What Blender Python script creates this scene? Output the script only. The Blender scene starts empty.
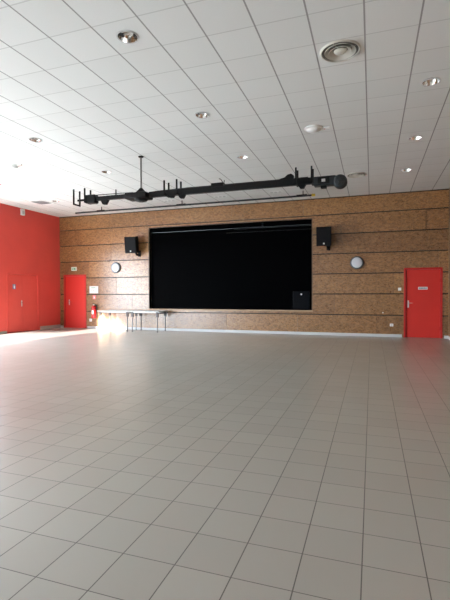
import bpy, bmesh, math, random
from mathutils import Vector, Matrix
random.seed(7)
C = bpy.context.scene.collection
S = bpy.context.scene

# ------------------------------------------------------------------ dimensions (metres)
XL, XR = -12.0, 2.17          # side walls
YB, YR = 14.30, -7.0          # far wall, wall behind the camera
CZ = 4.478                    # ceiling height
EYE = 1.394
TILE_C = 0.6                  # ceiling tile
TILE_F = 0.303                # floor tile

# ------------------------------------------------------------------ materials
def mat(name, col=(0.8, 0.8, 0.8), rough=0.5, metal=0.0, spec=0.5):
    m = bpy.data.materials.new(name); m.use_nodes = True
    b = m.node_tree.nodes['Principled BSDF']
    b.inputs['Base Color'].default_value = (*col, 1)
    b.inputs['Roughness'].default_value = rough
    b.inputs['Metallic'].default_value = metal
    b.inputs['Specular IOR Level'].default_value = spec
    return m

class NT:
    def __init__(s, m):
        s.t = m.node_tree; s.b = s.t.nodes['Principled BSDF']
    def n(s, typ, **kw):
        nd = s.t.nodes.new(typ)
        for k, v in kw.items(): setattr(nd, k, v)
        return nd
    def l(s, a, b): s.t.links.new(a, b)
    def math(s, op, a, b=None, c=None):
        nd = s.n('ShaderNodeMath', operation=op)
        for i, v in enumerate((a, b, c)):
            if v is None: continue
            if isinstance(v, (int, float)): nd.inputs[i].default_value = v
            else: s.l(v, nd.inputs[i])
        return nd.outputs[0]
    def mix(s, f, a, b):
        nd = s.n('ShaderNodeMix', data_type='RGBA')
        if isinstance(f, (int, float)): nd.inputs[0].default_value = f
        else: s.l(f, nd.inputs[0])
        for i, v in ((6, a), (7, b)):
            if isinstance(v, tuple): nd.inputs[i].default_value = (*v, 1)
            else: s.l(v, nd.inputs[i])
        return nd.outputs[2]
    def noise(s, vec, scale, detail=3, rough=0.5):
        nd = s.n('ShaderNodeTexNoise'); nd.inputs['Scale'].default_value = scale
        nd.inputs['Detail'].default_value = detail; nd.inputs['Roughness'].default_value = rough
        s.l(vec, nd.inputs['Vector']); return nd.outputs[0]
    def ramp(s, v, lo, hi, a=0.0, b=1.0):
        nd = s.n('ShaderNodeMapRange'); nd.clamp = True
        s.l(v, nd.inputs[0])
        for i, q in enumerate((lo, hi, a, b)): nd.inputs[i + 1].default_value = q
        return nd.outputs[0]
    def bump(s, h, strength=0.3, dist=0.01):
        nd = s.n('ShaderNodeBump'); nd.inputs['Strength'].default_value = strength
        nd.inputs['Distance'].default_value = dist
        s.l(h, nd.inputs['Height']); s.l(nd.outputs[0], s.b.inputs['Normal'])

def line_mask(q, coord, period, offset, half):
    """1 on the grid lines of one direction"""
    u = q.math('DIVIDE', q.math('SUBTRACT', coord, offset), period)
    fr = q.math('ABSOLUTE', q.math('SUBTRACT', u, q.math('ROUND', u)))
    return q.math('LESS_THAN', fr, half / period), u

def floor_material():
    m = mat('floor_tiles', rough=0.3, spec=0.7); q = NT(m)
    g = q.n('ShaderNodeNewGeometry'); sp = q.n('ShaderNodeSeparateXYZ'); q.l(g.outputs['Position'], sp.inputs[0])
    mx, ux = line_mask(q, sp.outputs[0], TILE_F, -0.0439, 0.0030)
    my, uy = line_mask(q, sp.outputs[1], TILE_F, 2.271, 0.0024)
    grout = q.math('MAXIMUM', mx, my)
    cb = q.n('ShaderNodeCombineXYZ')
    q.l(q.math('FLOOR', ux), cb.inputs[0]); q.l(q.math('FLOOR', uy), cb.inputs[1])
    wn = q.n('ShaderNodeTexWhiteNoise'); q.l(cb.outputs[0], wn.inputs[0])
    base = q.mix(wn.outputs[0], (0.430, 0.402, 0.356), (0.452, 0.424, 0.376))
    col = q.mix(grout, base, (0.115, 0.10, 0.088))
    q.l(col, q.b.inputs['Base Color'])
    q.l(q.math('MAXIMUM', 0.25, q.math('MULTIPLY', grout, 0.8)), q.b.inputs['Roughness'])
    q.bump(q.math('SUBTRACT', 1.0, grout), 0.25, 0.002)
    return m

def ceiling_material():
    m = mat('ceiling_tiles', rough=0.85, spec=0.2); q = NT(m)
    g = q.n('ShaderNodeNewGeometry'); sp = q.n('ShaderNodeSeparateXYZ'); q.l(g.outputs['Position'], sp.inputs[0])
    mx, ux = line_mask(q, sp.outputs[0], TILE_C, -0.0865, 0.010)
    my, uy = line_mask(q, sp.outputs[1], TILE_C, 4.844, 0.008)
    cb = q.n('ShaderNodeCombineXYZ')
    q.l(q.math('FLOOR', ux), cb.inputs[0]); q.l(q.math('FLOOR', uy), cb.inputs[1])
    wn = q.n('ShaderNodeTexWhiteNoise'); q.l(cb.outputs[0], wn.inputs[0])
    base = q.mix(wn.outputs[0], (0.71, 0.715, 0.705), (0.74, 0.745, 0.735))
    f = q.noise(g.outputs['Position'], 260, 2)
    base = q.mix(q.ramp(f, 0.45, 0.75, 0, 0.35), base, (0.62, 0.62, 0.61))
    col = q.mix(my, base, (0.56, 0.56, 0.55))
    col = q.mix(mx, col, (0.32, 0.315, 0.31))
    q.l(col, q.b.inputs['Base Color'])
    q.bump(q.math('SUBTRACT', 1.0, mx), 0.3, 0.004)
    return m

def wood_material():
    m = mat('particle_board', rough=0.42, spec=0.8); q = NT(m)
    tc = q.n('ShaderNodeTexCoord').outputs['Object']
    mp = q.n('ShaderNodeMapping'); mp.inputs['Scale'].default_value = (1.0, 1.0, 1.8); q.l(tc, mp.inputs[0])
    wv = q.noise(mp.outputs[0], 6, 3)
    v = q.n('ShaderNodeTexVoronoi'); v.inputs['Scale'].default_value = 20
    dv = q.n('ShaderNodeVectorMath', operation='ADD'); q.l(mp.outputs[0], dv.inputs[0])
    nz = q.n('ShaderNodeTexNoise'); nz.inputs['Scale'].default_value = 9; q.l(tc, nz.inputs['Vector'])
    sc = q.n('ShaderNodeVectorMath', operation='SCALE'); q.l(nz.outputs[1], sc.inputs[0]); sc.inputs['Scale'].default_value = 0.12
    q.l(sc.outputs[0], dv.inputs[1]); q.l(dv.outputs[0], v.inputs['Vector'])
    sr = q.n('ShaderNodeSeparateColor'); q.l(v.outputs['Color'], sr.inputs[0])
    fine = q.noise(mp.outputs[0], 45, 3, 0.7)
    base = q.mix(sr.outputs[0], (0.120, 0.050, 0.017), (0.46, 0.235, 0.092))
    base = q.mix(q.ramp(fine, 0.35, 0.68), base, (0.28, 0.150, 0.058))
    base = q.mix(q.ramp(wv, 0.52, 0.75, 0, 0.5), base, (0.48, 0.27, 0.12))
    at = q.n('ShaderNodeAttribute', attribute_name='tone')
    dark = q.n('ShaderNodeMix', data_type='RGBA', blend_type='MULTIPLY'); dark.inputs[0].default_value = 1
    q.l(base, dark.inputs[6])
    tn = q.mix(at.outputs['Fac'], (0.74, 0.70, 0.70), (1.06, 1.04, 1.0)); q.l(tn, dark.inputs[7])
    q.l(dark.outputs[2], q.b.inputs['Base Color'])
    q.l(q.ramp(fine, 0.3, 0.7, 0.22, 0.38), q.b.inputs['Roughness'])
    q.bump(fine, 0.15, 0.003)
    return m

def paint_material(name, col, var=0.04, rough=0.45):
    m = mat(name, col, rough); q = NT(m)
    tc = q.n('ShaderNodeTexCoord').outputs['Object']
    n1 = q.noise(tc, 1.5, 4)
    q.l(q.mix(q.ramp(n1, 0.3, 0.7), tuple(c * (1 - var) for c in col), tuple(min(1, c * (1 + var)) for c in col)), q.b.inputs['Base Color'])
    n2 = q.noise(tc, 180, 2); q.bump(n2, 0.08, 0.002)
    return m

M = dict(
    floor=floor_material(), ceiling=ceiling_material(), wood=wood_material(),
    red=paint_material('red_wall_paint', (0.73, 0.078, 0.062), rough=0.5),
    door=paint_material('red_door_paint', (0.60, 0.026, 0.018), rough=0.42),
    jamb=paint_material('red_frame_paint', (0.50, 0.022, 0.020), rough=0.42),
    white=paint_material('white_plaster', (0.72, 0.71, 0.69), rough=0.8),
    groove=mat('black_groove', (0.02, 0.014, 0.01), 0.8),
    skirt=paint_material('grey_skirting', (0.52, 0.52, 0.51), rough=0.4),
    redskirt=paint_material('stone_skirting', (0.42, 0.38, 0.34), rough=0.5),
    darktrim=paint_material('dark_wood_trim', (0.13, 0.075, 0.04), rough=0.5),
    trim=paint_material('pale_wood_trim', (0.42, 0.27, 0.16), rough=0.5),
    black=mat('matt_black_metal', (0.006, 0.006, 0.0065), 0.5, 0, 0.15),
    panel=mat('satin_black_panel', (0.0012, 0.0012, 0.0015), 0.35, 0, 0.004),
    hatch=mat('black_hatch', (0.003, 0.0035, 0.005), 0.35, 0, 0.06), railm=mat('black_rail', (0.008, 0.009, 0.011), 0.4, 0, 0.1),
    grey=mat('dark_grey_metal', (0.018, 0.023, 0.027), 0.45, 0, 0.3),
    steel=paint_material('brushed_steel', (0.55, 0.55, 0.55), 0.05, 0.3),
    chrome=mat('chrome', (0.85, 0.84, 0.82), 0.09, 1.0),
    cream=paint_material('cream_metal', (0.62, 0.60, 0.54), 0.04, 0.4),
    rimm=mat('lamp_rim', (0.10, 0.115, 0.13), 0.4, 0.3),
    ductm=paint_material('shaded_duct', (0.20, 0.19, 0.17), 0.05, 0.7),  # colour darkened to stand in for the shade of a deeper duct
    plastic=paint_material('white_plastic', (0.80, 0.80, 0.79), 0.02, 0.35),
    opal=paint_material('opal_cover', (0.56, 0.60, 0.63), 0.02, 0.25),
    lamp=mat('lamp_tube', (0.85, 0.85, 0.85), 0.2),
    grille=None, extred=paint_material('red_enamel', (0.62, 0.018, 0.02), 0.05, 0.25),
    green=paint_material('green_sign', (0.02, 0.30, 0.14), 0.05, 0.4),
    palegreen=mat('pale_green', (0.50, 0.68, 0.58), 0.4), blue=paint_material('blue_sign', (0.14, 0.16, 0.30), 0.05, 0.4),
    pink=paint_material('red_pink_sign', (0.75, 0.20, 0.22), 0.05, 0.4),
    yellow=paint_material('yellow_plastic', (0.70, 0.50, 0.05), 0.05, 0.5),
    brown=paint_material('brown_bracket', (0.055, 0.028, 0.02), 0.2, 0.5),
    legm=mat('dull_steel', (0.20, 0.19, 0.185), 0.38, 0.8),
    table=paint_material('pale_laminate', (0.62, 0.62, 0.61), 0.05, 0.28),
    ink=paint_material('grey_ink', (0.13, 0.13, 0.14), 0.05, 0.6),
    rubber=mat('black_rubber', (0.012, 0.012, 0.012), 0.7),
    ground=paint_material('outside_paving', (0.50, 0.48, 0.45), 0.1, 0.9),
)
def grille_material():
    m = mat('speaker_grille', (0.008, 0.008, 0.009), 0.6, 0, 0.1); q = NT(m)
    tc = q.n('ShaderNodeTexCoord').outputs['Object']
    v = q.n('ShaderNodeTexVoronoi'); v.inputs['Scale'].default_value = 120; q.l(tc, v.inputs['Vector'])
    q.l(q.mix(q.ramp(v.outputs[0], 0.2, 0.5), (0.002, 0.002, 0.002), (0.008, 0.008, 0.010)), q.b.inputs['Base Color'])
    q.bump(v.outputs[0], 0.3, 0.002); return m
M['grille'] = grille_material()

# ------------------------------------------------------------------ mesh helpers
class MB:
    def __init__(s): s.bm = bmesh.new()
    def box(s, x0, x1, y0, y1, z0, z1, bev=0, mtx=None):
        r = bmesh.ops.create_cube(s.bm, size=1)
        vs = r['verts']
        for v in vs:
            v.co = Vector(((x0 + x1) / 2 + v.co.x * (x1 - x0), (y0 + y1) / 2 + v.co.y * (y1 - y0), (z0 + z1) / 2 + v.co.z * (z1 - z0)))
        if bev:
            es = list({e for v in vs for e in v.link_edges})
            r2 = bmesh.ops.bevel(s.bm, geom=es, offset=bev, segments=2, affect='EDGES', profile=0.5)
            vs = list({v for f in r2['faces'] for v in f.verts} | {v for v in vs if v.is_valid})
        if mtx is not None:
            for v in vs: v.co = mtx @ v.co
        return s
    def tube(s, pts, r, seg=10):
        """round bar along a polyline"""
        pts = [Vector(p) for p in pts]; rings = []
        for i, p in enumerate(pts):
            d = (pts[min(i + 1, len(pts) - 1)] - pts[max(i - 1, 0)]).normalized()
            up = Vector((0, 0, 1)) if abs(d.z) < 0.9 else Vector((1, 0, 0))
            a = d.cross(up).normalized(); b = d.cross(a).normalized()
            rr = r[i] if isinstance(r, (list, tuple)) else r
            rings.append([s.bm.verts.new(p + a * math.cos(t) * rr + b * math.sin(t) * rr) for t in [2 * math.pi * k / seg for k in range(seg)]])
        for i in range(len(rings) - 1):
            for k in range(seg):
                s.bm.faces.new((rings[i][k], rings[i][(k + 1) % seg], rings[i + 1][(k + 1) % seg], rings[i + 1][k]))
        s.bm.faces.new(rings[0]); s.bm.faces.new(rings[-1][::-1])
        return s
    def lathe(s, prof, seg=32, axis='z', origin=(0, 0, 0)):
        """revolve (r, h) pairs; h runs along the axis"""
        o = Vector(origin); rings = []
        def pt(r, h, t):
            c, q = r * math.cos(t), r * math.sin(t)
            return o + (Vector((c, q, h)) if axis == 'z' else Vector((c, h, q)) if axis == 'y' else Vector((h, c, q)))
        for r, h in prof:
            if r < 1e-6: rings.append([s.bm.verts.new(pt(0, h, 0))])
            else: rings.append([s.bm.verts.new(pt(r, h, 2 * math.pi * k / seg)) for k in range(seg)])
        for i in range(len(rings) - 1):
            A, B = rings[i], rings[i + 1]
            for k in range(seg):
                k2 = (k + 1) % seg
                if len(A) == 1 and len(B) == 1: break
                if len(A) == 1: s.bm.faces.new((A[0], B[k2], B[k]))
                elif len(B) == 1: s.bm.faces.new((A[k], A[k2], B[0]))
                else: s.bm.faces.new((A[k], A[k2], B[k2], B[k]))
        return s
    def prism(s, poly, y0, y1):
        """polygon of (x, z) pushed from y0 to y1"""
        a = [s.bm.verts.new((x, y0, z)) for x, z in poly]; b = [s.bm.verts.new((x, y1, z)) for x, z in poly]
        s.bm.faces.new(a); s.bm.faces.new(b[::-1]); n = len(a)
        for i in range(n): s.bm.faces.new((a[i], b[i], b[(i + 1) % n], a[(i + 1) % n]))
        return s
    def build(s, name, m, parent=None, smooth=False):
        bmesh.ops.recalc_face_normals(s.bm, faces=s.bm.faces[:])
        me = bpy.data.meshes.new(name); s.bm.to_mesh(me); s.bm.free()
        me.materials.append(m)
        if smooth:
            for p in me.polygons: p.use_smooth = True
            try: me.set_sharp_from_angle(angle=math.radians(40))
            except Exception: pass
        o = bpy.data.objects.new(name, me); C.objects.link(o); o.parent = parent
        return o

def struct(o): o['kind'] = 'structure'; return o
def thing(name, loc, label, cat, group=None, rot=(0, 0, 0)):
    o = bpy.data.objects.new(name, None); C.objects.link(o); o.location = loc; o.rotation_euler = rot
    o.empty_display_size = 0.1
    o['label'] = label; o['category'] = cat
    if group: o['group'] = group
    return o
def dup(root, loc, label, rot=None):
    r = root.copy(); C.objects.link(r); r.location = loc; r['label'] = label
    if rot is not None: r.rotation_euler = rot
    for ch in list(root.children):
        c = ch.copy(); C.objects.link(c); c.parent = r
        for g in list(ch.children):
            d = g.copy(); C.objects.link(d); d.parent = c
    return r

# ------------------------------------------------------------------ the room
struct(MB().box(XL - 0.1, XR + 0.1, YR - 0.1, YB + 0.15, -0.12, 0).build('floor', M['floor']))

# ceiling with round openings for the recessed fittings
TX = lambda i: -0.0865 + TILE_C * i      # grid line positions
TY = lambda j: 4.844 + TILE_C * j
lights_xy = [(-2.787, 4.544), (-2.787, 6.95), (-2.787, 9.375), (-6.395, 6.95), (-6.395, 9.375), (0.813, 6.965),
             (0.813, 9.375), (0.813, 11.75), (-10.0, 11.75), (-10.0, 9.39)]
diff_xy = [(-0.39, 5.705), (-0.39, 11.80)]
holes = [(x, y, 0.118) for x, y in lights_xy] + [(x, y, 0.235) for x, y in diff_xy]
def ceiling():
    b = MB(); bm = b.bm
    xs = {XL - 0.1, XR + 0.1}; ys = {YR - 0.1, YB + 0.15}
    for x, y, r in holes: xs |= {round(x - r - 0.02, 4), round(x + r + 0.02, 4)}; ys |= {round(y - r - 0.02, 4), round(y + r + 0.02, 4)}
    xs, ys = sorted(xs), sorted(ys)
    for i in range(len(xs) - 1):
        for j in range(len(ys) - 1):
            x0, x1, y0, y1 = xs[i], xs[i + 1], ys[j], ys[j + 1]
            h = [q for q in holes if q[0] - q[2] < (x0 + x1) / 2 < q[0] + q[2] and q[1] - q[2] < (y0 + y1) / 2 < q[1] + q[2]]
            if not h:
                bm.faces.new([bm.verts.new(p) for p in ((x0, y0, CZ), (x0, y1, CZ), (x1, y1, CZ), (x1, y0, CZ))])
    for x, y, r in holes:
        n = 32; s = r + 0.02; ring = []; sq = []
        for k in range(n):
            t = 2 * math.pi * k / n; c, d = math.cos(t), math.sin(t); mx = max(abs(c), abs(d))
            ring.append(bm.verts.new((x + r * c, y + r * d, CZ)))
            # the square is bounded by the grid lines, some of which may differ a little from x +- s
            xa, xb = round(x - s, 4), round(x + s, 4); ya, yb = round(y - s, 4), round(y + s, 4)
            sq.append(bm.verts.new((min(xb, max(xa, x + s * c / mx)), min(yb, max(ya, y + s * d / mx)), CZ)))
        for k in range(n):
            k2 = (k + 1) % n; bm.faces.new((ring[k], ring[k2], sq[k2], sq[k]))
    # void above the tiles
    z2 = CZ + 0.35
    b.box(XL - 0.1, XR + 0.1, YR - 0.1, YB + 0.15, z2, z2 + 0.02)
    for f in bm.faces: f.normal_update()
    return struct(b.build('ceiling', M['ceiling']))
# make neighbouring holes share grid lines cleanly: rows and columns of equal coordinates
holes = [(x, y, r) for x, y, r in holes]
ceiling()

# far wall: boards in rows with dark grooves between, cut around the opening and the doors
OP = (-7.91, -1.875, 0.805, 3.82)
D1 = (-11.80, -10.735, 0.0, 2.135)
D2 = (0.935, 2.01, 0.0, 2.14)
def subtract(rect, hole):
    x0, x1, z0, z1 = rect; a, b, c, d = hole
    if b <= x0 or a >= x1 or d <= z0 or c >= z1: return [rect]
    out = []
    if a > x0: out.append((x0, a, z0, z1))
    if b < x1: out.append((b, x1, z0, z1))
    xx0, xx1 = max(x0, a), min(x1, b)
    if c > z0: out.append((xx0, xx1, z0, c))
    if d < z1: out.append((xx0, xx1, d, z1))
    return out
def far_wall():
    seams = [0.0, 0.675, 1.345, 2.0, 2.65, 3.29, 3.92, CZ + 0.02]
    b = MB(); bm = b.bm; tl = bm.faces.layers.float.new('tone')
    offs = [-0.9, 0.3, -0.4, 0.85, -0.63, 0.5, -0.7]
    for r in range(7):
        z0 = seams[r] + (0.017 if r else 0.0); z1 = seams[r + 1] - 0.017
        if r == 6: z1 = CZ + 0.02
        x = XL - 2.5 + offs[r] + 0.55
        while x < XR:
            xa, xb = max(x, XL - 0.05), min(x + 2.5, XR + 0.05); t = random.random()
            if r == 4 and xa > 0: t = 0.0
            if xb - xa > 0.02:
                ps = [(xa + 0.003, xb - 0.003, z0, z1)]
                for h in (OP, D1, D2): ps = [q for p in ps for q in subtract(p, h)]
                for p in ps:
                    if p[1] - p[0] < 0.005 or p[3] - p[2] < 0.005: continue
                    n0 = set(bm.faces); b.box(p[0], p[1], YB, YB + 0.05, p[2], p[3])
                    for f in set(bm.faces) - n0: f[tl] = t
            x += 2.5
    w = struct(b.build('wall_back', M['wood']))
    g = MB()
    ps = [(XL - 0.1, XR + 0.1, 0, CZ + 0.1)]
    for h in (OP, D1, D2): ps = [q for p in ps for q in subtract(p, h)]
    for p in ps: g.box(p[0], p[1], YB + 0.035, YB + 0.14, p[2], p[3])
    g = g.build('wall_back_groove', M['groove'], w)
    return w
far_wall()
# left wall (red) with glazed openings out of sight to the left, and the double door
def wall_pieces(name, rects_to_cut, span, plane, m, th=0.08, axis='x'):
    ps = [span]
    for h in rects_to_cut: ps = [q for p in ps for q in subtract(p, h)]
    b = MB()
    for a0, a1, z0, z1 in ps:
        if axis == 'x': b.box(min(plane, plane + th), max(plane, plane + th), a0, a1, z0, z1)
        else: b.box(a0, a1, min(plane, plane + th), max(plane, plane + th), z0, z1)
    return struct(b.build(name, m))
RW = [(-5.8, -1.2, 0.9, 2.9)]
D3 = (11.61, 13.12, 0.0, 2.12)
WIN = [(8.0, 10.7, 0.02, 3.2), (4.6, 7.8, 0.02, 3.2), (1.0, 4.2, 0.02, 2.5), (-2.4, 0.6, 0.02, 2.9), (-5.6, -3.0, 0.02, 2.40)]
wall_pieces('wall_left', [D3] + WIN, (YR - 0.1, YB + 0.1, 0, CZ + 0.1), XL, M['red'], -0.08)
wall_pieces('wall_right', [], (YR - 0.1, YB + 0.1, 0, CZ + 0.1), XR, M['wood'], 0.12)

wall_pieces('wall_rear', [], (XL - 0.1, XR + 0.1, 0, CZ + 0.1), YR, M['white'], -0.08, 'y')
for i, (a, c, z0, z1) in enumerate(WIN):
    b = MB(); t = 0.04
    n = max(1, round((c - a) / 1.6))
    xx0, xx1 = XL - 0.07, XL - 0.01
    b.box(xx0, xx1, a, c, z1 - t, z1); b.box(xx0, xx1, a, c, z0, z0 + t)
    for k in range(n + 1):
        y = a + (c - a) * k / n; y = min(max(y, a + t / 2), c - t / 2)
        b.box(xx0, xx1, y - t / 2, y + t / 2, z0 + t, z1 - t)
    struct(b.build('window_%d' % (i + 1), M['steel']))
# outside: unseen screen added to block sun at the far windows; door backing below
struct(MB().box(-13.9, XL - 0.1, 4.34, 4.42, 1.35, 5.0).build('added_sun_screen', M['white']))
b = MB(); b.box(D1[0] - 0.02, D1[1] + 0.02, YB + 0.08, YB + 0.14, -0.02, D1[3] + 0.02); b.box(D2[0] - 0.02, D2[1] + 0.02, YB + 0.08, YB + 0.14, -0.02, D2[3] + 0.02)
b.box(XL - 0.12, XL - 0.075, D3[0] - 0.02, D3[1] + 0.02, -0.02, D3[3] + 0.02)
struct(b.build('added_door_backing', M['groove']))  # dark backing added behind the doors to stop light leaking through their gaps

# skirtings
b = MB()
for x0, x1 in ((D1[1] + 0.05, D2[0] - 0.05), (XL, D1[0] - 0.05), (D2[1] + 0.05, XR)): b.box(x0, x1, YB - 0.02, YB, 0, 0.085)
struct(b.build('baseboard_back', M['skirt']))
b = MB(); b.box(XL, XL + 0.02, D3[1] + 0.05, YB - 0.02, 0, 0.13); b.box(XL, XL + 0.02, 11.02, D3[0] - 0.03, 0, 0.09)
struct(b.build('baseboard_left', M['redskirt']))
struct(MB().box(XR - 0.02, XR, YR, YB - 0.02, 0, 0.085).build('baseboard_right', M['skirt']))
# cover strip where the boards meet the ceiling
struct(MB().box(XL, XR, YB - 0.012, YB, CZ - 0.03, CZ).build('trim_1', M['groove']))

# opening: reveals, sill, recessed satin black panel wall with a header rail and a hatch
ox0, ox1, oz0, oz1 = OP
b = MB()
b.box(ox0 - 0.025, ox0, YB - 0.012, YB + 0.20, oz0 - 0.02, oz1 + 0.025)
b.box(ox1, ox1 + 0.025, YB - 0.012, YB + 0.20, oz0 - 0.02, oz1 + 0.025)
b.box(ox0, ox1, YB - 0.012, YB + 0.20, oz1, oz1 + 0.025)
struct(b.build('trim_2', M['darktrim']))
struct(MB().box(ox0 - 0.03, ox1 + 0.03, YB - 0.02, YB + 0.20, oz0 - 0.045, oz0, 0.004).build('trim_3', M['trim']))
p = thing('stage_partition', (-4.88, YB + 0.16, oz0), 'large black folding partition closing the wide stage opening in the wooden wall', 'partition')
L = lambda x: x + 4.88
b = MB()
n = 1; w = (ox1 - ox0) / n
for k in range(n): b.box(L(ox0 + w * k) + 0.002, L(ox0 + w * (k + 1)) - 0.002, 0, 0.05, 0.0, oz1 - oz0 - 0.16)
b.build('panel', M['panel'], p)
b = MB(); b.box(L(ox0), L(ox1), -0.04, 0.05, oz1 - oz0 - 0.155, oz1 - oz0); b.build('header', M['panel'], p)
b = MB(); b.box(L(-4.6), L(ox1), -0.075, -0.04, oz1 - oz0 - 0.20, oz1 - oz0 - 0.165, 0.004); b.box(L(-3.6), L(-3.55), -0.075, -0.04, oz1 - oz0 - 0.165, oz1 - oz0 - 0.01)
b.box(L(-4.9), L(ox1), -0.06, -0.0405, oz1 - oz0 - 0.32, oz1 - oz0 - 0.295, 0.004)
b.build('rail', M['railm'], p)
h = MB().box(L(-2.52), L(-1.96), -0.03, 0, 0.03, 0.63, 0.006).build('hatch', M['hatch'], p)
MB().lathe([(0, -0.036), (0.022, -0.036), (0.028, -0.03)], 16, 'y', (L(-2.24), 0, 0.53)).build('latch', M['plastic'], h, True)

# ------------------------------------------------------------------ doors
def lever(parent, x, z, side, y=0.0):
    """lever handle with long back plate, on a surface facing -y at local y"""
    pl = MB().box(x - 0.02, x + 0.02, y - 0.008, y, z - 0.11, z + 0.11, 0.003).build('handle_plate', M['steel'], parent)
    hd = MB().tube([(x, y - 0.006, z + 0.03), (x, y - 0.055, z + 0.03), (x + side * 0.03, y - 0.06, z + 0.03), (x + side * 0.12, y - 0.06, z + 0.03)], 0.010).build('handle', M['chrome'], pl, True)
    return pl
def flat_door(name, D, lx, side):
    x0, x1, z0, z1 = D; cx = (x0 + x1) / 2
    r = bpy.data.objects.new(name, None); C.objects.link(r); r.location = (cx, YB, 0); struct(r)
    hw = (x1 - x0) / 2; j = 0.055
    b = MB(); b.box(-hw, -hw + j, -0.025, 0.12, 0, z1); b.box(hw - j, hw, -0.025, 0.12, 0, z1); b.box(-hw + j, hw - j, -0.025, 0.12, z1 - j, z1)
    b.build('door_frame', M['jamb'], r)
    lf = MB().box(-hw + j + (0.022 if lx < -0.4 else 0.006), hw - j - 0.004, 0.012, 0.055, 0.008, z1 - j - 0.004, 0.002).build('door_leaf', M['door'], r)
    lever(lf, lx, 1.03, side, 0.012)
    for z in (0.3, 1.75):
        MB().tube([(-side * 0 + (hw - j) * (1 if side > 0 else -1) - (0.002 if side > 0 else -0.002), 0.0, z - 0.05), ((hw - j) * (1 if side > 0 else -1) - (0.002 if side > 0 else -0.002), 0.0, z + 0.05)], 0.009).build('hinge', M['jamb'], lf)
    return r, lf
d1, lf1 = flat_door('door_1', D1, -0.29, 1)
d2, lf2 = flat_door('door_2', D2, -0.41, 1)
pl = MB().box(-0.13, 0.13, 0.004, 0.012, 1.475, 1.555, 0.002).build('name_plate', M['plastic'], lf2)
b = MB()
for k, (u, v) in enumerate(((-0.105, -0.07), (-0.06, -0.03), (-0.02, 0.012), (0.022, 0.05), (0.06, 0.075), (0.085, 0.105))): b.box(u, v, 0.0025, 0.0045, 1.50, 1.532)
b.build('lettering', M['ink'], pl)

# double door in the red side wall (local x runs along the wall, faces +x of the room)
r = bpy.data.objects.new('door_3', None); C.objects.link(r); r.location = (XL, (D3[0] + D3[1]) / 2, 0); r.rotation_euler = (0, 0, math.radians(90)); struct(r)
hw = (D3[1] - D3[0]) / 2; j = 0.045; z1 = D3[3]
b = MB(); b.box(-hw, -hw + j, -0.02, 0.08, 0, z1); b.box(hw - j, hw, -0.02, 0.08, 0, z1); b.box(-hw + j, hw - j, -0.02, 0.08, z1 - j, z1)
b.build('door_frame', M['red'], r)
for s in (-1, 1):
    a0, a1 = (-hw + j + 0.004, -0.003) if s < 0 else (0.003, hw - j - 0.004)
    lf = MB().box(a0, a1, 0.03, 0.07, 0.008, z1 - j - 0.004, 0.002).build('door_leaf', M['red'], r)
    if s < 0:
        lever(lf, -0.06, 1.03, -1, 0.03)
        sg = MB().box(-0.47, -0.33, 0.024, 0.03, 1.55, 1.72, 0.002).build('door_sign', M['blue'], lf)
        b = MB(); b.lathe([(0, 0.021), (0.016, 0.021), (0.016, 0.0245)], 14, 'y', (-0.40, 0, 1.69)); b.box(-0.425, -0.375, 0.021, 0.0245, 1.60, 1.665); b.box(-0.415, -0.385, 0.021, 0.0245, 1.565, 1.60)
        b.build('pictogram', M['plastic'], sg)

# ------------------------------------------------------------------ recessed downlights
def downlight():
    t = thing('recessed_downlight', (*lights_xy[0], CZ), '', 'downlight', 'round recessed downlights in the tiled ceiling')
    MB().lathe([(0.116, -0.002), (0.120, -0.010), (0.132, -0.008), (0.137, 0.0), (0.116, 0.0)], 40).build('trim_ring', M['steel'], t, True)
    MB().lathe([(0.116, -0.004), (0.110, 0.02), (0.096, 0.06), (0.070, 0.10), (0.03, 0.118), (0, 0.12)], 40).build('reflector', M['chrome'], t, True)
    for s in (-1, 1):
        MB().tube([(-0.075, s * 0.028, 0.055), (-0.06, s * 0.028, 0.055), (0.05, s * 0.028, 0.055), (0.062, s * 0.028, 0.055)], [0.008, 0.011, 0.011, 0.007], 12).build('lamp', M['lamp'], t, True)
    MB().box(-0.100, -0.07, -0.045, 0.045, 0.035, 0.075, 0.004).build('lamp_socket', M['ink'], t)
    return t
dl_labels = [
    'chrome round ceiling downlight, largest and nearest, top left of the photo',
    'chrome downlight in the ceiling, second of the middle row going away from the camera',
    'chrome ceiling downlight, third of the middle row, just above the hanging black boom',
    'chrome ceiling downlight in the left part, nearer of the two in its row',
    'small chrome ceiling downlight close above the left end of the black boom',
    'chrome ceiling downlight at the right edge, largest of the three in the right row',
    'chrome ceiling downlight, middle one of the three in the right row',
    'chrome ceiling downlight, farthest of the right row, nearest the wooden wall',
    'ceiling downlight in the far left corner beside the square vent by the red wall',
    'ceiling downlight cut by the left edge of the photo above the red wall']
dl = downlight(); dl['label'] = dl_labels[0]
for k in range(1, len(lights_xy)): dup(dl, (*lights_xy[k], CZ), dl_labels[k], rot=(0, 0, 0))

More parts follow.
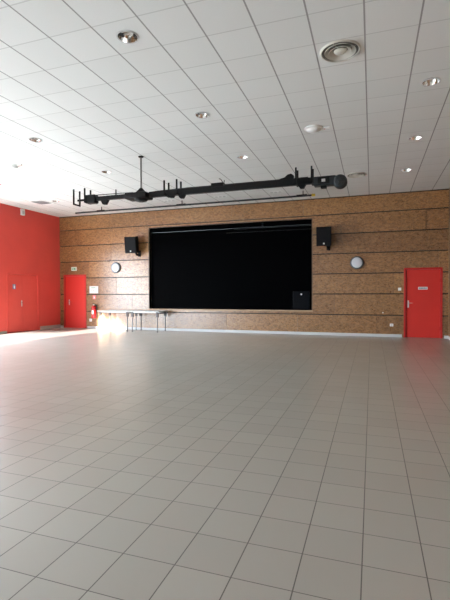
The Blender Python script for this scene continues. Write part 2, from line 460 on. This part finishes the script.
# round air diffusers
def diffuser(loc, label):
    t = thing('round_air_diffuser', (*loc, CZ), label, 'air vent', 'round air diffusers in the ceiling')
    MB().lathe([(0.226, 0.0), (0.229, -0.014), (0.240, -0.018), (0.250, -0.010), (0.254, 0.0), (0.226, 0.0)], 48).build('outer_ring', M['cream'], t, True)
    MB().lathe([(0.232, -0.004), (0.20, 0.02), (0.18, 0.045), (0.15, 0.06), (0, 0.06)], 48).build('duct', M['ductm'], t, True)
    for r0, z in ((0.196, -0.014), (0.142, -0.018)):
        MB().lathe([(r0, z), (r0 - 0.045, z + 0.032), (r0 - 0.049, z + 0.031), (r0 - 0.004, z - 0.004), (r0, z)], 48).build('cone', M['cream'], t, True)
    MB().lathe([(0, -0.024), (0.03, -0.024), (0.065, -0.018), (0.082, -0.002), (0.05, 0.012), (0, 0.012)], 40).build('centre_disc', M['cream'], t, True)
    MB().lathe([(0, -0.029), (0.006, -0.028), (0.008, -0.0235)], 12).build('screw', M['steel'], t)
    for a in range(3):
        t2 = a * 2 * math.pi / 3
        MB().tube([(0.03 * math.cos(t2), 0.03 * math.sin(t2), 0.02), (0.2 * math.cos(t2), 0.2 * math.sin(t2), 0.035)], 0.004, 6).build('spoke', M['cream'], t)
    return t
df = diffuser(diff_xy[0], 'large round cream air diffuser with concentric rings, in the near right part of the ceiling')
dup(df, (*diff_xy[1], CZ), 'round air diffuser just beyond the motor end of the black boom, nearest the wooden wall')

# square vent in the far left corner
t = thing('square_air_vent', (TX(-17.5), TY(11.5), CZ), 'grey square slatted air vent in the ceiling near the red wall corner', 'air vent')
b = MB()
for x0, x1, y0, y1 in ((-0.28, 0.28, -0.28, -0.24), (-0.28, 0.28, 0.24, 0.28), (-0.28, -0.24, -0.24, 0.24), (0.24, 0.28, -0.24, 0.24)): b.box(x0, x1, y0, y1, -0.012, 0)
b.build('frame', M['plastic'], t)
MB().box(-0.24, 0.24, -0.24, 0.24, -0.003, 0).build('backing', M['ink'], t)
for k in range(9):
    y = -0.21 + k * 0.0525
    MB().box(-0.24, 0.24, -0.016, 0.016, -0.0015, 0.0015, 0, Matrix.Translation((0, y, -0.012)) @ Matrix.Rotation(math.radians(35), 4, 'X')).build('slat', M['steel'], t)

# emergency light domes on the ceiling
def dome(loc, label):
    t = thing('emergency_ceiling_light', (*loc, CZ), label, 'emergency light', 'white emergency lights on the ceiling')
    MB().lathe([(0.175, 0.0), (0.175, -0.014), (0.16, -0.022), (0, -0.022)], 40).build('base', M['plastic'], t, True)
    MB().lathe([(0.14, -0.022), (0.125, -0.045), (0.09, -0.066), (0.045, -0.078), (0, -0.08)], 40).build('cover', M['plastic'], t, True)
    MB().box(0.17, 0.29, -0.03, 0.03, -0.035, 0.0, 0.005).build('sensor', M['plastic'], t)
    MB().lathe([(0, -0.042), (0.008, -0.041), (0.011, -0.035)], 12, 'z', (0.20, 0, 0)).build('indicator', M['extred'], t)
    return t
dm = dome((-1.04, 8.20), 'white domed emergency light on the ceiling in front of the boom, right of centre')
dup(dm, (-8.20, 8.14, CZ), 'white domed emergency light on the ceiling at far left, above the red wall')

# strips of three tiny spots close to the wooden wall
def spots(loc, label):
    t = thing('triple_spotlight', (*loc, CZ), label, 'spotlight', 'triple spotlights along the wooden wall')
    MB().box(-0.20, 0.20, -0.065, 0.065, -0.010, 0, 0.003).build('plate', M['plastic'], t)
    for x in (-0.13, 0, 0.13):
        MB().lathe([(0.048, -0.010), (0.048, -0.022), (0.040, -0.024), (0.034, -0.014), (0, -0.012)], 20, 'z', (x, 0, 0)).build('spot', M['steel'], t, True)
    return t
sp = spots((TX(-10.5), TY(13.5)), 'small triple spotlight under the ceiling by the wooden wall, leftmost of three')
dup(sp, (TX(-7.5), TY(13.5), CZ), 'small triple spotlight under the ceiling by the wooden wall, middle of three')
dup(sp, (TX(-4.5), TY(13.5), CZ), 'small triple spotlight under the ceiling by the wooden wall, rightmost of three')

# ------------------------------------------------------------------ the hanging boom
BX, BY = -4.94, 8.58
bo = thing('lighting_boom', (BX, BY, CZ), 'long black motorised lighting boom hanging from one rod below the tiled ceiling', 'boom')
def bl(x): return x - BX
Z = lambda z: z - CZ
MB().lathe([(0, 0), (0.06, 0), (0.06, -0.018), (0.03, -0.03), (0, -0.03)], 24).build('ceiling_plate', M['black'], bo, True)
MB().tube([(0, 0, -0.02), (0, 0, Z(3.68))], 0.020, 14).build('rod', M['legm'], bo, True)
b = MB(); b.box(-0.34, 0.22, -0.17, 0.17, Z(3.51), Z(3.65), 0.03); b.lathe([(0, Z(3.47)), (0.12, Z(3.47)), (0.17, Z(3.52)), (0.17, Z(3.62)), (0.09, Z(3.70)), (0.035, Z(3.76)), (0, Z(3.76))], 28, 'z', (0.0, 0, 0))
b.build('hub', M['black'], bo, True)
MB().lathe([(0, Z(3.455)), (0.07, Z(3.455)), (0.085, Z(3.48))], 24, 'z', (0.0, 0.0, 0)).build('hub_cap', M['grey'], bo, True)
b = MB(); b.box(bl(-6.35), -0.25, -0.05, 0.05, Z(3.565), Z(3.655), 0.008); b.build('beam', M['black'], bo)
b = MB(); b.box(0.22, bl(-1.08), -0.055, 0.055, Z(3.535), Z(3.655), 0.008); b.build('beam', M['black'], bo)
MB().tube([(bl(-6.2), 0.07, Z(3.72)), (bl(-5.2), 0.07, Z(3.705))], 0.009, 8).build('cable', M['rubber'], bo, True)
b = MB(); b.box(bl(-5.61), bl(-5.59), -0.012, 0.012, Z(3.64), Z(3.79), 0.002); b.build('post', M['black'], bo)
MB().tube([(bl(-4.6), 0.03, Z(3.67)), (bl(-3.8), 0.03, Z(3.685)), (bl(-2.6), 0.02, Z(3.68)), (bl(-1.2), 0.03, Z(3.68))], 0.012, 8).build('cable', M['rubber'], bo, True)
def stirrup(x, zb=3.50, zt=3.855, w=0.016):
    b = MB()
    for y in (-0.12, 0.10): b.box(bl(x) - w, bl(x) + w, y - 0.014, y + 0.014, Z(zb), Z(zt), 0.003)
    b.box(bl(x) - w, bl(x) + w, -0.134, 0.114, Z(zb) - 0.006, Z(zb) + 0.028, 0.003)
    b.build('stirrup', M['black'], bo)
for x, zb in ((-6.68, 3.49), (-6.37, 3.52), (-4.30, 3.53), (-4.0, 3.53), (-1.42, 3.53), (-1.115, 3.53)): stirrup(x, zb)
b = MB(); b.box(bl(-6.66), bl(-6.33), -0.02, 0.02, Z(3.585), Z(3.63), 0.004); b.build('end_spar', M['black'], bo)
MB().box(bl(-6.40), bl(-6.12), -0.085, 0.085, Z(3.505), Z(3.71), 0.03).build('end_block', M['black'], bo)
for x in (-5.90, -4.18, -3.93, -1.32):
    zb = 3.46 if x != -4.18 else 3.49
    c = bl(x)
    MB().prism([(c - 0.11, Z(3.58)), (c + 0.11, Z(3.58)), (c + 0.035, Z(zb)), (c - 0.035, Z(zb))], -0.045, 0.045).build('hook_clamp', M['black'], bo)
c = bl(-3.07)
b = MB(); b.box(c - 0.16, c + 0.12, -0.07, 0.07, Z(3.63), Z(3.715), 0.01); b.tube([(c + 0.10, 0, Z(3.70)), (c + 0.04, 0, Z(3.80)), (c - 0.0, 0, Z(3.81))], 0.008, 8); b.tube([(c + 0.10, 0.03, Z(3.70)), (c + 0.11, 0.03, Z(3.78))], 0.008, 8)
b.build('junction_box', M['black'], bo)
c = bl(-1.60)
MB().prism([(c - 0.20, Z(3.65)), (c + 0.12, Z(3.65)), (c + 0.12, Z(3.73)), (c + 0.07, Z(3.765)), (c + 0.0, Z(3.75)), (c - 0.06, Z(3.70)), (c - 0.15, Z(3.68))], -0.05, 0.05).build('shackle', M['black'], bo)
mo = MB().box(bl(-1.08), bl(-0.66), -0.09, 0.09, Z(3.475), Z(3.65), 0.012).build('motor', M['grey'], bo)
b = MB(); b.box(bl(-1.0), bl(-0.78), -0.108, -0.088, Z(3.50), Z(3.625), 0.004); b.box(bl(-0.95), bl(-0.84), -0.06, 0.06, Z(3.43), Z(3.48), 0.004); b.build('cover_plate', M['black'], mo)
MB().box(bl(-0.925), bl(-0.855), -0.112, -0.108, Z(3.535), Z(3.59)).build('rating_label', M['steel'], mo)
b = MB(); b.lathe([(0, -0.10), (0.10, -0.10), (0.125, -0.08), (0.125, 0.08), (0.10, 0.10), (0, 0.10)], 36, 'y', (bl(-0.585), 0, Z(3.53)))
b.lathe([(0, -0.118), (0.03, -0.118), (0.036, -0.10)], 20, 'y', (bl(-0.585), 0, Z(3.53)))
b.build('gear_drum', M['grey'], bo, True)
for k in range(6):
    b = MB(); t = k * math.pi / 3 + 0.3; b.lathe([(0, -0.108), (0.010, -0.108), (0.010, -0.10)], 8, 'y', (bl(-0.585) + 0.075 * math.cos(t), 0, Z(3.53) + 0.075 * math.sin(t)))
    b.build('bolt', M['black'], bo)
MB().lathe([(0.118, -0.086), (0.128, -0.06), (0.128, 0.06), (0.118, 0.086)], 36, 'y', (bl(-0.585) + 0.006, 0.01, Z(3.53))).build('drum_band', M['black'], bo, True)

# curtain rail close to the wooden wall
RY, RZ = 13.10, 4.325
cr = thing('curtain_rail', (-5.9, RY, CZ), 'long thin black ceiling rail along the wooden wall with a yellow right end stop', 'rail')
MB().tube([(-10.15 + 5.9, 0, RZ - CZ), (-1.70 + 5.9, 0, RZ - CZ)], 0.028, 10).build('tube', M['grey'], cr, True)
for px in (-9.15, -6.0, -1.98):
    b = MB(); b.box(px + 5.9 - 0.012, px + 5.9 + 0.012, -0.012, 0.012, RZ - CZ, 0, 0.002); b.box(px + 5.9 - 0.20, px + 5.9 + 0.12, -0.02, 0.02, RZ - CZ + 0.01, RZ - CZ + 0.045, 0.003)
    b.build('hanger', M['black'], cr)
MB().box(-1.72 + 5.9, -1.62 + 5.9, -0.03, 0.03, RZ - CZ - 0.035, RZ - CZ + 0.035, 0.006).build('end_stop', M['yellow'], cr)
MB().tube([(-10.27 + 5.9, 0, RZ - CZ), (-10.15 + 5.9, 0, RZ - CZ)], 0.026, 10).build('end_cap', M['black'], cr, True)

# ------------------------------------------------------------------ wall loudspeakers
def speaker(x, yaw, label):
    t = thing('wall_loudspeaker', (x, YB, 2.985), label, 'loudspeaker', 'black loudspeakers either side of the stage opening')
    MB().box(0.04, 0.16, -0.015, 0, -0.22, 0.02, 0.003).build('wall_plate', M['black'], t)
    MB().tube([(0.10, -0.01, -0.16), (0.10, -0.20, -0.16), (0.09, -0.26, -0.09)], 0.035, 12).build('bracket_arm', M['black'], t, True)
    mt = Matrix.Translation((0, -0.34, 0.20)) @ Matrix.Rotation(yaw, 4, 'Z') @ Matrix.Rotation(math.radians(8), 4, 'X')
    cab = MB(); w, d, h = 0.47, 0.36, 0.60
    a = [cab.bm.verts.new(mt @ Vector(q)) for q in ((-w/2, -d/2, -h/2), (w/2, -d/2, -h/2), (w*0.36, d/2, -h/2), (-w*0.36, d/2, -h/2), (-w/2, -d/2, h/2), (w/2, -d/2, h/2), (w*0.36, d/2, h/2), (-w*0.36, d/2, h/2))]
    for f in ((0, 1, 2, 3), (4, 5, 6, 7), (0, 1, 5, 4), (1, 2, 6, 5), (2, 3, 7, 6), (3, 0, 4, 7)): cab.bm.faces.new([a[i] for i in f])
    bmesh.ops.bevel(cab.bm, geom=cab.bm.edges[:], offset=0.012, segments=2, affect='EDGES')
    c = cab.build('cabinet', M['black'], t)
    g = MB().box(-w/2 + 0.015, w/2 - 0.015, -d/2 - 0.016, -d/2 + 0.002, -h/2 + 0.015, h/2 - 0.015, 0.006, mt).build('grille', M['grille'], c)
    b = MB(); b.box(-0.024, 0.024, -0.004, 0.004, -0.024, 0.024, 0.006, mt @ Matrix.Translation((0.0, -d/2 - 0.018, -h/2 + 0.075))); b.build('badge', M['plastic'], g)
    return t
speaker(-8.42, math.radians(6), 'black loudspeaker tilted down on the wooden wall left of the black stage opening')
speaker(-1.44, math.radians(2), 'black loudspeaker tilted down on the wooden wall right of the black stage opening')

# ------------------------------------------------------------------ round wall lamps
def wall_lamp(x, z, label):
    t = thing('round_wall_lamp', (x, YB, z), label, 'wall lamp', 'round wall lamps on the wooden wall')
    MB().lathe([(0, 0), (0.205, 0), (0.205, -0.05), (0.19, -0.075), (0.165, -0.08), (0, -0.07)], 48, 'y').build('rim', M['rimm'], t, True)
    MB().lathe([(0.168, -0.07), (0.163, -0.088), (0.14, -0.097), (0.07, -0.103), (0, -0.104)], 48, 'y').build('cover', M['opal'], t, True)
    return t
wl = wall_lamp(-0.45, 2.34, 'round pale wall lamp with dark rim right of the stage opening')
dup(wl, (-9.34, YB, 2.375), 'round pale wall lamp with dark rim left of the stage opening, under the left loudspeaker')

# ------------------------------------------------------------------ small wall things
t = thing('exit_sign', (-11.285, YB, 2.37), 'small green and white emergency exit sign above the left door', 'sign')
MB().box(-0.12, 0.12, -0.05, 0, -0.075, 0.075, 0.006).build('housing', M['plastic'], t)
g = MB().box(-0.11, 0.11, -0.053, -0.05, -0.065, 0.055).build('pale_face', M['palegreen'], t)
b = MB(); b.box(0.03, 0.075, -0.056, -0.053, -0.04, 0.035); b.lathe([(0, -0.056), (0.012, -0.056), (0.012, -0.053)], 12, 'y', (-0.035, 0, 0.035))
b.prism([(-0.045, 0.02), (-0.02, 0.02), (-0.025, -0.015), (-0.005, -0.045), (-0.018, -0.05), (-0.04, -0.02), (-0.065, -0.045), (-0.075, -0.035), (-0.05, -0.01)], -0.056, -0.053)
b.build('running_figure', M['green'], g)

t = thing('evacuation_plan', (-10.37, YB, 1.53), 'white framed evacuation plan above the fire extinguisher', 'notice')
MB().box(-0.205, 0.205, -0.015, 0, -0.145, 0.145, 0.004).build('frame', M['steel'], t)
f = MB().box(-0.185, 0.185, -0.018, -0.015, -0.125, 0.125).build('sheet', M['plastic'], t)
b = MB()
for x0, x1, z0, z1 in ((-0.12, 0.09, 0.04, 0.048), (-0.12, 0.09, -0.06, -0.052), (-0.12, -0.112, -0.06, 0.048), (0.082, 0.09, -0.06, 0.048), (-0.03, -0.022, -0.01, 0.048), (-0.12, -0.06, -0.015, -0.008), (0.11, 0.16, 0.02, 0.026), (0.11, 0.16, 0.0, 0.006), (0.11, 0.15, -0.02, -0.014)): b.box(x0, x1, -0.0195, -0.018, z0, z1)
b.build('plan_drawing', M['ink'], f)
b = MB(); b.box(-0.12, 0.09, -0.0195, -0.018, 0.075, 0.095); b.build('title_bar', M['green'], f)
MB().box(-0.02, 0.0, -0.0195, -0.018, -0.04, -0.02).build('here_marker', M['extred'], f)

t = thing('extinguisher_sign', (-10.36, YB, 1.235), 'small red and pink sign between the evacuation plan and the extinguisher', 'sign')
MB().box(-0.07, 0.07, -0.006, 0, -0.08, 0.08, 0.002).build('plate', M['pink'], t)
b = MB(); b.prism([(-0.02, -0.05), (0.02, -0.05), (0.02, 0.02), (0.008, 0.035), (-0.008, 0.035), (-0.02, 0.02)], -0.008, -0.006); b.build('pictogram', M['plastic'], t)

ex = thing('fire_extinguisher', (-10.30, YB, 0.42), 'red fire extinguisher hung on the wooden wall between left door and tables', 'fire extinguisher')
MB().box(-0.035, 0.035, -0.02, 0, 0.15, 0.50, 0.003).build('wall_bracket', M['black'], ex)
MB().lathe([(0, 0.0), (0.085, 0.0), (0.09, 0.015), (0.09, 0.40), (0.082, 0.445), (0.05, 0.475), (0.028, 0.485), (0.028, 0.50), (0, 0.50)], 32, 'z', (0, -0.112, 0)).build('cylinder', M['extred'], ex, True)
MB().box(-0.035, 0.035, -0.2035, -0.19, 0.16, 0.30, 0.002).build('label_panel', M['plastic'], ex)
b = MB(); b.box(-0.022, 0.022, -0.135, -0.09, 0.50, 0.545, 0.004); b.build('valve', M['steel'], ex)
b = MB(); b.box(-0.012, 0.012, -0.20, -0.09, 0.57, 0.585, 0.002); b.box(-0.012, 0.012, -0.19, -0.09, 0.545, 0.556, 0.002); b.build('lever', M['black'], ex)
MB().tube([(0.02, -0.112, 0.525), (0.08, -0.112, 0.53), (0.125, -0.112, 0.49), (0.135, -0.112, 0.40), (0.13, -0.112, 0.20), (0.115, -0.112, 0.08), (0.105, -0.112, 0.03)], [0.011, 0.011, 0.011, 0.011, 0.011, 0.013, 0.018], 12).build('hose', M['rubber'], ex, True)
MB().lathe([(0.0905, 0.0), (0.0915, 0.0), (0.0915, 0.02), (0.0905, 0.02)], 32, 'z', (0, -0.112, 0.36)).build('strap', M['black'], ex)

def box_plate(name, x, z, w, h, label, cat, group=None, d=0.014, inner=True):
    t = thing(name, (x, YB, z), label, cat, group)
    MB().box(-w / 2, w / 2, -d, 0, -h / 2, h / 2, 0.003).build('cover', M['plastic'], t)
    return t
t = box_plate('light_switch', 0.815, 1.49, 0.09, 0.09, 'white light switch beside the right red door', 'switch')
MB().box(-0.03, 0.03, -0.02, -0.013, -0.03, 0.03, 0.003).build('rocker', M['plastic'], t)
t = box_plate('wall_socket', 0.585, 0.372, 0.10, 0.085, 'white wall socket low on the wooden wall left of the right red door', 'socket')
MB().lathe([(0.034, -0.014), (0.034, -0.02), (0.028, -0.02), (0.028, -0.0145), (0, -0.0142)], 24, 'y').build('socket_ring', M['steel'], t)
t = box_plate('cable_outlet', 0.33, 0.755, 0.035, 0.035, 'tiny white cable outlet on the board above the wall socket', 'outlet')
MB().lathe([(0, -0.018), (0.006, -0.018), (0.007, -0.013)], 10, 'y').build('screw', M['steel'], t)
t = box_plate('wall_socket', -10.53, 0.33, 0.11, 0.11, 'white wall socket below left of the fire extinguisher', 'socket')
MB().lathe([(0.034, -0.014), (0.034, -0.02), (0.028, -0.02), (0.028, -0.0145), (0, -0.0142)], 24, 'y').build('socket_ring', M['steel'], t)

t = thing('alarm_sounder', (XL, 12.33, 4.33), 'small white box high on the red wall just under the ceiling', 'alarm box')
MB().box(0, 0.07, -0.08, 0.08, -0.11, 0.12, 0.008).build('housing', M['plastic'], t)
MB().box(0.0705, 0.074, -0.05, 0.05, -0.07, 0.05, 0.0).build('grille', M['steel'], t)

# ------------------------------------------------------------------ folding tables
TD, TH = 0.75, 0.745
def table(x0, x1, yf, label):
    w = x1 - x0; t = thing('folding_table', ((x0 + x1) / 2, yf + TD / 2, 0), label, 'table', 'folding tables against the wooden wall')
    hw, hd = w / 2, TD / 2
    tp = MB().box(-hw, hw, -hd, hd, TH - 0.028, TH, 0.004).build('tabletop', M['table'], t)
    b = MB(); b.box(-hw + 0.05, hw - 0.05, -hd + 0.05, -hd + 0.07, TH - 0.065, TH - 0.028); b.box(-hw + 0.05, hw - 0.05, hd - 0.07, hd - 0.05, TH - 0.065, TH - 0.028)
    b.build('under_rail', M['steel'], t)
    for s in (-1, 1):
        lx = s * (hw - 0.10)
        MB().tube([(lx, -hd + 0.09, TH - 0.08), (lx, hd - 0.09, TH - 0.08)], 0.014, 10).build('crossbar', M['brown'], t, True)
        for y in (-hd + 0.07, hd - 0.07):
            lg = MB().tube([(lx, y, 0.015), (lx, y, TH - 0.10), (lx, y + (0.02 if y < 0 else -0.02), TH - 0.08)], 0.017, 12).build('leg', M['legm'], t, True)
            MB().lathe([(0, 0), (0.018, 0), (0.019, 0.03), (0.0145, 0.035)], 14, 'z', (lx, y, 0)).build('foot_cap', M['rubber'], lg, True)
            MB().box(lx - 0.045, lx + 0.045, y - 0.022, y + 0.022, TH - 0.21, TH - 0.03, 0.004).build('hinge_bracket', M['brown'], t)
        MB().tube([(lx, 0, TH - 0.08), (lx - s * 0.32, 0, TH - 0.035)], 0.008, 8).build('brace', M['steel'], t)
    return t
table(-9.64, -8.285, 13.45, 'pale folding table against the wooden wall, left one beside the fire extinguisher')
table(-8.275, -7.07, 13.45, 'pale folding table against the wooden wall, right one under the black stage opening')

# ------------------------------------------------------------------ outside and light
g = MB().box(-70, XL - 0.12, -60, 60, -0.14, -0.04).build('ground_outside', M['ground']); struct(g)

w = bpy.data.worlds.new('sky'); S.world = w; w.use_nodes = True
bg = w.node_tree.nodes['Background']; bg.inputs[0].default_value = (0.74, 0.88, 1.0, 1); bg.inputs[1].default_value = 26.0

SUN_M, SUN_K = 5.5, 0.93          # metres along the hall and down, per metre across it
sd = Vector((1, SUN_M, -SUN_K)).normalized()
sl = bpy.data.lights.new('sun', 'SUN'); sl.energy = 80; sl.angle = math.radians(1.3); sl.color = (1.0, 0.98, 0.95)
so = bpy.data.objects.new('sun', sl); C.objects.link(so); so.rotation_euler = sd.to_track_quat('-Z', 'Y').to_euler(); so.location = (-20, -40, 12)

def portal(name, loc, rot, sx, sy):
    l = bpy.data.lights.new(name, 'AREA'); l.shape = 'RECTANGLE'; l.size = sx; l.size_y = sy; l.cycles.is_portal = True
    o = bpy.data.objects.new(name, l); C.objects.link(o); o.location = loc; o.rotation_euler = rot
for a, c, z0, z1 in WIN:
    portal('window_portal', (XL - 0.1, (a + c) / 2, (z0 + z1) / 2), (0, -math.pi / 2, 0), z1 - z0, c - a)

# ------------------------------------------------------------------ camera
yw, pt, rl = -0.3305, -0.0169, -0.0031
cy, sy, cp, sp_, cr_, sr_ = math.cos(yw), math.sin(yw), math.cos(pt), math.sin(pt), math.cos(rl), math.sin(rl)
fwd = Vector((sy * cp, cy * cp, sp_)); r0 = Vector((cy, -sy, 0)); u0 = r0.cross(fwd)
right = cr_ * r0 + sr_ * u0; up = -sr_ * r0 + cr_ * u0
cd = bpy.data.cameras.new('camera'); co = bpy.data.objects.new('camera', cd); C.objects.link(co)
mw = Matrix((right, up, -fwd)).transposed().to_4x4(); mw.translation = (0, 0, EYE); co.matrix_world = mw
cd.sensor_fit = 'HORIZONTAL'; cd.sensor_width = 36; cd.lens = 36 * 427.92 / 450; cd.clip_end = 300
S.camera = co
S.view_settings.view_transform = 'Standard'; S.view_settings.look = 'None'; S.view_settings.gamma = 1
S.view_settings.use_curve_mapping = False; S.view_settings.exposure = 0.10
